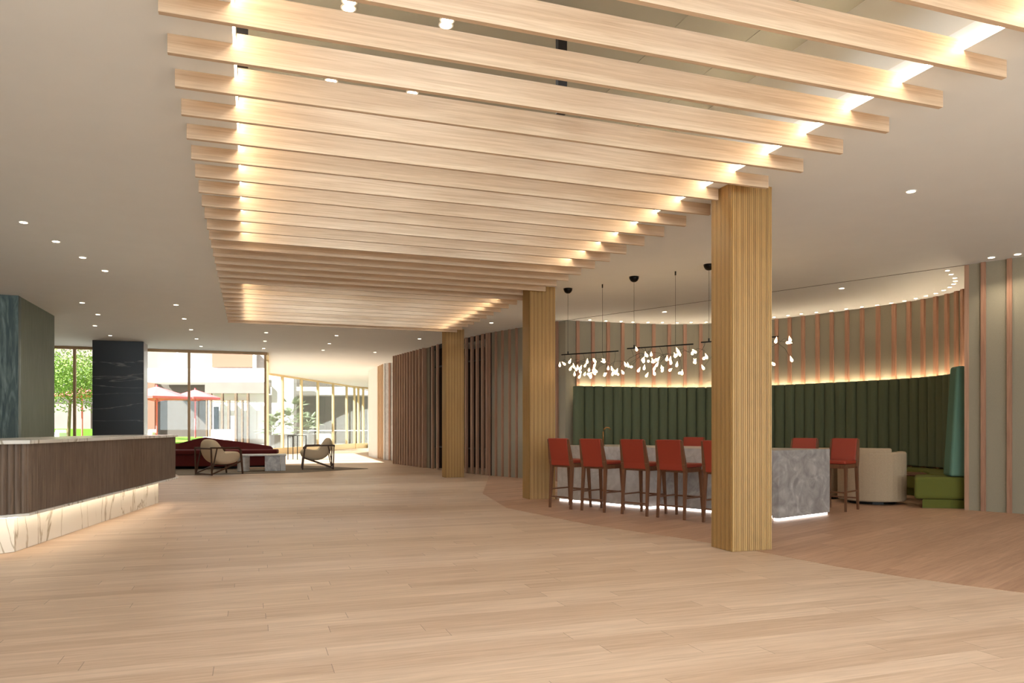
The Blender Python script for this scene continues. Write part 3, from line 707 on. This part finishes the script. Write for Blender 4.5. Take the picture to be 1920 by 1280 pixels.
# left and back walls
bm = B(); box(bm, -12.3, -12.05, -12.2, 24.9, 0, H); struct(obj('wall_left', bm, 'white'))
bm = B(); box(bm, -12, 17, -12.2, -12.0, 3.3, H); box(bm, -12, -8, -12.2, -12.0, 0, 3.3); box(bm, 13, 17, -12.2, -12, 0, 3.3); struct(obj('wall_back', bm, 'white'))
bm = B(); box(bm, 17, 17.2, -12.2, 50, 0, H); struct(obj('wall_east', bm, 'white'))
glaze('window_5', (-8, -12.1), (13, -12.1), [0.001, .2, .4, .6, .8, .999], 'bronze', z1=3.3)

# ---------------------------------------------------------------- lounge furniture
def cam_rot(fx_, fd):                # local +y turned to a camera-relative heading
    w = RT*fx_+FW*fd; return math.atan2(w.y, w.x)-PI/2
def lounge_chair(label, xc, d, hx, hd):
    t = thing('lounge_chair', label, 'armchair', (*cp(xc, d), .013), cam_rot(hx, hd), 'cream lounge chairs')
    W = .33
    prof = [(.40, .34), (.46, .46), (.42, .57), (.25, .58), (.04, .53), (-.10, .58), (-.17, .74), (-.24, .88), (-.34, .90), (-.42, .82), (-.43, .66), (-.38, .48), (-.26, .33), (-.08, .25), (.12, .25), (.30, .28)]
    bm = B(); a = []
    for x, k in ((-W*.94, .86), (-W*.6, 1), (0, 1.02), (W*.6, 1), (W*.94, .86)):
        cy = -.05; cz = .48; a.append([bm.verts.new((x, cy+(y-cy)*k, cz+(z-cz)*k)) for y, z in prof])
    for r0, r1 in zip(a, a[1:]):
        for i in range(len(prof)): bm.faces.new((r0[i], r0[(i+1) % len(prof)], r1[(i+1) % len(prof)], r1[i]))
    bm.faces.new(a[0]); bm.faces.new(a[-1][::-1])
    obj('cushion', bm, 'cream', t, world=False, smooth=True, sub=2)
    for s in (-1, 1):
        x = s*.38
        bm = B(); bar(bm, (x, .40, .002), (x, .34, .62), .018, .022, square=True); bar(bm, (x, .34, .60), (x, .28, .665), .02, .018, square=True); obj('leg', bm, 'chairwood', t, bev=.005, world=False)
        bm = B(); bar(bm, (x, -.44, .002), (x, -.46, .67), .018, .016, square=True); bar(bm, (x*.95, -.44, .03), (x*.98, -.30, .66), .014, .014, square=True); obj('leg', bm, 'chairwood', t, bev=.005, world=False)
        bm = B(); bar(bm, (x, .30, .665), (x, -.48, .68), .022, .018, square=True); obj('armrest', bm, 'chairwood', t, bev=.006, world=False)
        bm = B(); bar(bm, (x, .36, .33), (x, -.44, .03), .018, .016, square=True); obj('runner', bm, 'chairwood', t, bev=.004, world=False)
    bm = B(); bar(bm, (-.38, -.44, .025), (.38, -.44, .025), .018, square=True); obj('crossbar', bm, 'chairwood', t, world=False)
    for yy, zz in ((.1, .235), (-.1, .155)):
        bm = B(); bar(bm, (-.38, yy, zz), (.38, yy, zz), .012, square=True); obj('crossbar', bm, 'chairwood', t, world=False)
    bm = B(); bar(bm, (-.38, -.47, .66), (.38, -.47, .66), .018, square=True); obj('crossbar', bm, 'chairwood', t, bev=.004, world=False)
    return t
lounge_chair('cream lounge chair with dark wooden frame seen from behind near the desk', -7.41, 19.05, .62, .78)
lounge_chair('cream lounge chair with dark wooden frame facing left beside the marble table', -5.60, 21.5, -.95, -.30)
# rug
bm = B(); prism(bm, [fl(335, 891), fl(560, 886), fl(690, 878.5), fl(560, 872.5), fl(300, 874)], .003, .012); tag(obj('rug', bm, 'rug'), 'flat taupe rug under the lounge chairs and marble table', 'rug')
# coffee table
ct = thing('coffee_table', 'low marble block coffee table between the two lounge chairs', 'table', (*cp(-6.85, 20.55), .013), cam_rot(-.30, .95))
bm = B(); lathe(bm, [(.15, 0), (.16, .01), (.16, .40), (.15, .41)], 28, (-.47, -.1, 0)); obj('base', bm, 'palemarb', ct, world=False, smooth=False)
bm = B(); box(bm, .08, .48, -.26, .26, 0, .41); obj('base', bm, 'greymarb', ct, world=False, bev=.006)
bm = B(); box(bm, .485, .62, -.22, .22, 0, .41); obj('base', bm, 'palemarb', ct, world=False, bev=.006)
bm = B(); box(bm, -.64, .64, -.3, .3, .412, .455); obj('tabletop', bm, 'palemarb', ct, world=False, bev=.006)
bm = B(); box(bm, -.34, .075, -.16, .16, .07, .10); obj('shelf', bm, 'tan', ct, world=False)
# burgundy sofa: angular sloping back
sf = thing('sofa', 'long dark red sofa with sloping peaked back before the window', 'sofa', (*cp(-8.4, 22.6), 0), cam_rot(0, -1))
def camprism(bm, pts, z0, z1): prism(bm, [cp(*p) for p in pts], z0, z1)
def at2(px, d): return ((px-960)/F_PX*d, d)
# backrest: top profile along x, lofted
cols = [(300, .70), (335, .72), (368, .86), (384, .905), (420, .83), (470, .73), (508, .64), (512, .58)]
bm = B(); rows = []
for px, h in cols:
    f_ = at2(px, 22.35); f2 = at2(px, 22.55); bk = at2(px, 22.85)
    rows.append([bm.verts.new((*cp(*f_), .30)), bm.verts.new((*cp(*f2), h)), bm.verts.new((*cp(bk[0], bk[1]), h-.02)), bm.verts.new((*cp(*bk), .10))])
for r0, r1 in zip(rows, rows[1:]):
    for i in range(4): bm.faces.new((r0[i], r0[(i+1) % 4], r1[(i+1) % 4], r1[i]))
bm.faces.new(rows[0]); bm.faces.new(rows[-1][::-1])
obj('backrest', bm, 'burgundy', sf, bev=.03, bseg=3)
bm = B(); camprism(bm, [at2(300, 21.3), at2(430, 21.35), at2(519, 22.0), at2(523, 22.5), at2(300, 22.5)], .42, .55); obj('seat', bm, 'burgundy', sf, bev=.04, bseg=3)
bm = B(); camprism(bm, [at2(300, 21.36), at2(430, 21.41), at2(517, 22.05), at2(521, 22.48), at2(300, 22.48)], .09, .415); obj('base', bm, 'burgundy', sf, bev=.01)
bm = B(); camprism(bm, [at2(305, 21.6), at2(430, 21.6), at2(505, 22.15), at2(505, 22.4), at2(305, 22.4)], .013, .088); obj('plinth', bm, 'black', sf)
# thin side table
stb = thing('side_table', 'tall thin black metal side table between the lounge chairs and far window', 'table', (*at(557, 28), 0), cam_rot(0, 1))
bm = B(); box(bm, -.32, .32, -.15, .15, .885, .9); obj('tabletop', bm, 'black', stb, world=False)
for x, y in ((-.30, -.13), (-.19, .13), (.05, -.13), (.30, .13)):
    bm = B(); bar(bm, (x, y, .002), (x, y, .885), .012, square=True); obj('leg', bm, 'black', stb, world=False)

# ---------------------------------------------------------------- courtyard outside
bm = B(); box(bm, -60, 60, 24.96, 120, -.2, -.06); struct(obj('ground', bm, 'pave'))
def ebox(name, px0, px1, d, y0, y1, th, mat, label=None, cat=None, parent=None, d2=None, z0=None, group=None):
    d2 = d2 or d; bm = B(); a = at(px0, d); b = at(px1, d2); f_ = FW*th
    prism(bm, [a, b, (b[0]+f_.x, b[1]+f_.y), (a[0]+f_.x, a[1]+f_.y)], zat(y1, d) if z0 is None else z0, zat(y0, d))
    o = obj(name, bm, mat, parent)
    if label: tag(o, label, cat, group)
    return o
bd = thing('courtyard_building', 'grey and white building across the courtyard seen through the left windows', 'building', (*at(320, 64), -.06))
ebox('wall', -150, 400, 64, 716, 801, .5, 'grey1', parent=bd, z0=-.06)
ebox('wall', 100, 170, 63.6, 757, 801, .3, 'grey2', parent=bd, z0=-.06)
ebox('wall', 275, 290, 63.5, 714, 801, .4, 'facbrown', parent=bd, z0=-.06)
ebox('balcony_band', 270, 520, 60, 690, 716, 3.9, 'facwhite', parent=bd)
ebox('upper_wall', -150, 505, 64, 600, 690, .5, 'grey2', parent=bd)
ebox('upper_wall', 398, 474, 63.4, 655, 688, .5, 'facbrown', parent=bd)
ebox('pillar', 330.5, 334, 62, 640, 690, .4, 'facwhite', parent=bd)
ebox('pillar', 474, 478, 62, 640, 690, .4, 'facwhite', parent=bd)
pv = thing('garden_pavilion', 'white pavilion with brown posts across the courtyard right of the parasols', 'building', (*at(440, 56), -.06))
ebox('wall', 386, 497, 56, 735, 820, .4, 'facwhite', parent=pv, z0=-.06)
ebox('roof_fascia', 384, 500, 55.6, 716, 737, .9, 'grey2', parent=pv)
for px, w in ((387, 2.5), (394, 4), (416, 3.5), (428, 4), (441.5, 4), (453.5, 3), (464, 3.5)):
    ebox('post', px-w/2, px+w/2, 55.3, 737 if px not in (428, 453.5) else 750, 815, .25, 'trunk', parent=pv, z0=-.06)
for k in range(5): ebox('louvre', 400.5+k*1.9, 401.4+k*1.9, 55.7, 762, 806, .15, 'facdark', parent=pv)
ebox('transom', 396, 466, 55.4, 751, 753, .2, 'champ', parent=pv)
bw = thing('courtyard_wing', 'grey panelled wing with dark doorway beyond the champagne window frames', 'building', (*at(620, 60), -.06))
ebox('wall', 500, 760, 60, 735, 835, .5, 'grey1', parent=bw, z0=-.06)
ebox('doorway', 568, 609, 59.8, 743, 806, .3, 'facdark', parent=bw, z0=-.06)
ebox('doorway', 664, 674, 59.8, 755, 806, .3, 'facdark', parent=bw, z0=-.06)
ebox('eaves_band', 500, 760, 57.5, 725, 740, 2.4, 'facwhite', parent=bw)
ebox('dark_soffit', 500, 760, 58.5, 712, 725, 1.5, 'grey1', parent=bw)
ebox('pillar', 509.5, 550.5, 56, 700, 830, .8, 'facwhite', parent=bw, z0=-.06)
for y in (766, 783): ebox('panel_joint', 609, 664, 59.9, y, y+.8, .1, 'facdark', parent=bw)
rl = thing('glass_balustrade', 'low glass balustrade with pale rail outside the far window', 'railing', (*at(630, 50), -.06))
ebox('handrail', 556, 700, 50, 806, 807.6, .05, 'facwhite', parent=rl)
ebox('glass_panel', 556, 700, 50.01, 807.6, 836, .02, 'glass', parent=rl, z0=-.05)
# raised lawn bed and hedge
bm = B(); prism(bm, [at(60, 30), at(345, 33), at(392, 52), at(60, 52)], -.06, .55); tag(obj('lawn', bm, 'lawn'), 'raised bed of bright green lawn in the courtyard', 'lawn', kind='stuff')
bm = B(); prism(bm, [at(60, 52.8), at(176, 52.8), at(176, 53.8), at(60, 53.8)], -.05, 1.1); tag(obj('hedge', bm, 'lawn'), 'low clipped hedge under the tree at the left window', 'hedge')
def chairout(px, d, w, y0, label, zb):
    t = thing('garden_chair', label, 'garden chair', (*at(px, d), zb), cam_rot(0, -1), 'white garden chairs')
    h = zat(y0, d)-zb
    bm = B(); box(bm, -w/2, w/2, -.4, -.27, .1, h); obj('backrest', bm, 'facwhite', t, world=False, bev=.05)
    bm = B(); box(bm, -w/2, w/2, -.27, .35, .1, h*.52); obj('seat', bm, 'facwhite', t, world=False, bev=.05)
    for s in (-1, 1): bm = B(); box(bm, s*w/2-.05, s*w/2+.05, -.3, .35, .1, h*.75); obj('armrest', bm, 'facwhite', t, world=False, bev=.02)
    for x, y in ((-.4, -.35), (.4, -.35), (-.4, .3), (.4, .3)):
        bm = B(); bar(bm, (x*w, y, .0), (x*w, y, .1), .02); obj('leg', bm, 'champ', t, world=False)
chairout(107, 38, .55, 805.5, 'white garden chair on the lawn at the far left window', .55)
chairout(281, 40, .5, 805, 'white garden chair just right of the black marble column', .55)
chairout(409, 30, .85, 805, 'large white garden chair behind the peak of the red sofa', -.06)
chairout(600, 46, 1.2, 813, 'grey-white outdoor armchair beyond the champagne window frames', -.06)
# parasols
def parasol(px, d, R, rim, apex, label, zb):
    t = thing('parasol', label, 'parasol', (*at(px, d), zb), 0, 'pink parasols')
    zr = zat(rim, d)-zb; za = zat(apex, d)-zb
    bm = B(); top = bm.verts.new((0, 0, za)); n = 8; ring = []; low = []
    for k in range(n):
        a = 2*PI*k/n; ring.append(bm.verts.new((R*math.cos(a), R*math.sin(a), zr))); low.append(bm.verts.new((R*.99*math.cos(a), R*.99*math.sin(a), zr-.12)))
    t2 = bm.verts.new((0, 0, za-.05))
    for k in range(n):
        j = (k+1) % n; bm.faces.new((top, ring[k], ring[j])); bm.faces.new((ring[k], low[k], low[j], ring[j])); bm.faces.new((t2, low[j], low[k]))
    obj('canopy', bm, 'pink', t, world=False)
    bm = B(); bar(bm, (0, 0, 0), (0, 0, za+.08), .05); obj('pole', bm, 'pink', t, world=False)
    for k in range(n):
        a = 2*PI*k/n; bm = B(); bar(bm, (0, 0, zr-.25), (R*.6*math.cos(a), R*.6*math.sin(a), zr-.02), .012); obj('rib', bm, 'pink', t, world=False)
parasol(294, 40, 1.75, 744, 724, 'pink parasol nearest the black marble column', .55)
parasol(366, 46, 1.45, 745, 730, 'pink parasol with bare pole right of the window mullion', .55)
parasol(154, 47, 1.7, 740, 727, 'pink parasol half hidden in the leaves of the left tree', .55)
# tree with leaf clumps
random.seed(11)
tr = thing('courtyard_tree', 'leafy light green tree outside the leftmost window', 'tree', (*at(128, 42), .56))
bm = B(); bar(bm, (0, 0, 0), (.1, 0, 2.2), .1, .07); bar(bm, (.1, 0, 2.1), (-1, .2, 3.6), .06, .03); bar(bm, (.1, 0, 2.1), (1.2, -.2, 3.8), .06, .03); obj('trunk', bm, 'trunk', tr, world=False)
bm = B()
for k in range(9000):
    a = random.uniform(0, 2*PI); b = random.gauss(0, .45); rr = random.random()**.45
    p = Vector((2.6*rr*math.cos(a)*math.cos(b), 2.2*rr*math.sin(a)*math.cos(b), 3.4+2.1*rr*math.sin(b)+random.gauss(0, .45)))
    if p.z < 1.5: continue
    u = Vector((random.gauss(0, 1), random.gauss(0, 1), random.gauss(0, 1))).normalized(); v = u.orthogonal().normalized(); s_ = .075
    vs = [bm.verts.new(p+u*s_), bm.verts.new(p+v*s_*.5), bm.verts.new(p-u*s_), bm.verts.new(p-v*s_*.5)]; bm.faces.new(vs)
obj('foliage', bm, 'leaf', tr, world=False)
# palms in planters
def palm(px, d, zt, R, label):
    t = thing('potted_palm', label, 'potted palm', (*at(px, d), -.06), 0, 'potted palms outside the far window')
    bm = B(); lathe(bm, [(.42, .0), (.5, .9), (.46, .9), (.44, .82)], 16); obj('planter', bm, 'pot', t, world=False)
    bm = B()
    for k in range(26):
        a = random.uniform(0, 2*PI); el = random.uniform(-.15, 1.3); L = R*random.uniform(.7, 1.1)
        base = Vector((0, 0, random.uniform(.85, zt))); dr = Vector((math.cos(a)*math.cos(el), math.sin(a)*math.cos(el), math.sin(el)))
        side = Vector((-math.sin(a), math.cos(a), 0)); prev = base
        tip = base+dr*L*.6
        bar(bm, base, tip, .012, .008, n=4)
        for j in range(13):                       # fan of leaflets
            f = (j-6)/6; dd = (dr*math.cos(f*1.2)+side*math.sin(f*1.2)).normalized(); q = tip+dd*L*.5+Vector((0, 0, -.12*L))
            w_ = dd.cross(Vector((0, 0, 1))).normalized()*.045
            vs = [bm.verts.new(tip), bm.verts.new((tip+q)/2+w_), bm.verts.new(q), bm.verts.new((tip+q)/2-w_)]; bm.faces.new(vs)
    obj('fronds', bm, 'palm', t, world=False)
palm(514, 37, 1.6, 1.0, 'potted fan palm just right of the window corner post')
palm(549, 38.5, 2.1, 1.1, 'tallest potted fan palm in the middle beyond the far window')
palm(577, 41, 1.7, 1.1, 'potted fan palm behind the cream lounge chair, right of three')

# ---------------------------------------------------------------- light
w = bpy.data.worlds.new('world'); bpy.context.scene.world = w; w.use_nodes = True
bgn = w.node_tree.nodes['Background']
sky = w.node_tree.nodes.new('ShaderNodeTexSky'); sky.sky_type = 'HOSEK_WILKIE'
sky.sun_direction = Vector((-math.cos(math.radians(42)), .1, math.sin(math.radians(42)))).normalized(); sky.turbidity = 4
mxw = w.node_tree.nodes.new('ShaderNodeMix'); mxw.data_type = 'RGBA'; mxw.inputs['Factor'].default_value = .75; mxw.inputs[7].default_value = (1, .98, .95, 1)
w.node_tree.links.new(sky.outputs[0], mxw.inputs[6]); w.node_tree.links.new(mxw.outputs[2], bgn.inputs['Color'])
bgn.inputs['Strength'].default_value = 1.0
sn = bpy.data.lights.new('sun', 'SUN'); sn.energy = 22; sn.angle = math.radians(1); sn.color = (1, .98, .95)
so = bpy.data.objects.new('sun', sn); C.objects.link(so)
dirv = Vector((math.cos(math.radians(42)), -(-.15), -math.sin(math.radians(42))))
so.rotation_euler = dirv.to_track_quat('-Z', 'Y').to_euler(); so.location = (-20, 30, 20)
al = bpy.data.lights.new('daylight_back_window', 'AREA'); al.shape = 'RECTANGLE'; al.size = 20; al.size_y = 3; al.energy = 1500; al.color = (.76, .90, 1)
ao = bpy.data.objects.new('daylight_back_window', al); C.objects.link(ao); ao.location = (2.5, -12.6, 1.8); ao.rotation_euler = (PI/2, 0, 0)
a2 = bpy.data.lights.new('added_ceiling_fill', 'AREA'); a2.shape = 'RECTANGLE'; a2.size = 14; a2.size_y = 5; a2.energy = 1900; a2.color = (.76, .90, 1); a2.spread = math.radians(150)  # added fill behind the camera; no real panel hangs there
a3 = bpy.data.objects.new('added_ceiling_fill', a2); C.objects.link(a3); a3.location = (2, -4.5, 3.5)
sc = bpy.context.scene
sc.view_settings.view_transform = 'Standard'; sc.view_settings.look = 'None'; sc.view_settings.gamma = 1; sc.view_settings.exposure = 0.3
sc.view_settings.use_curve_mapping = False
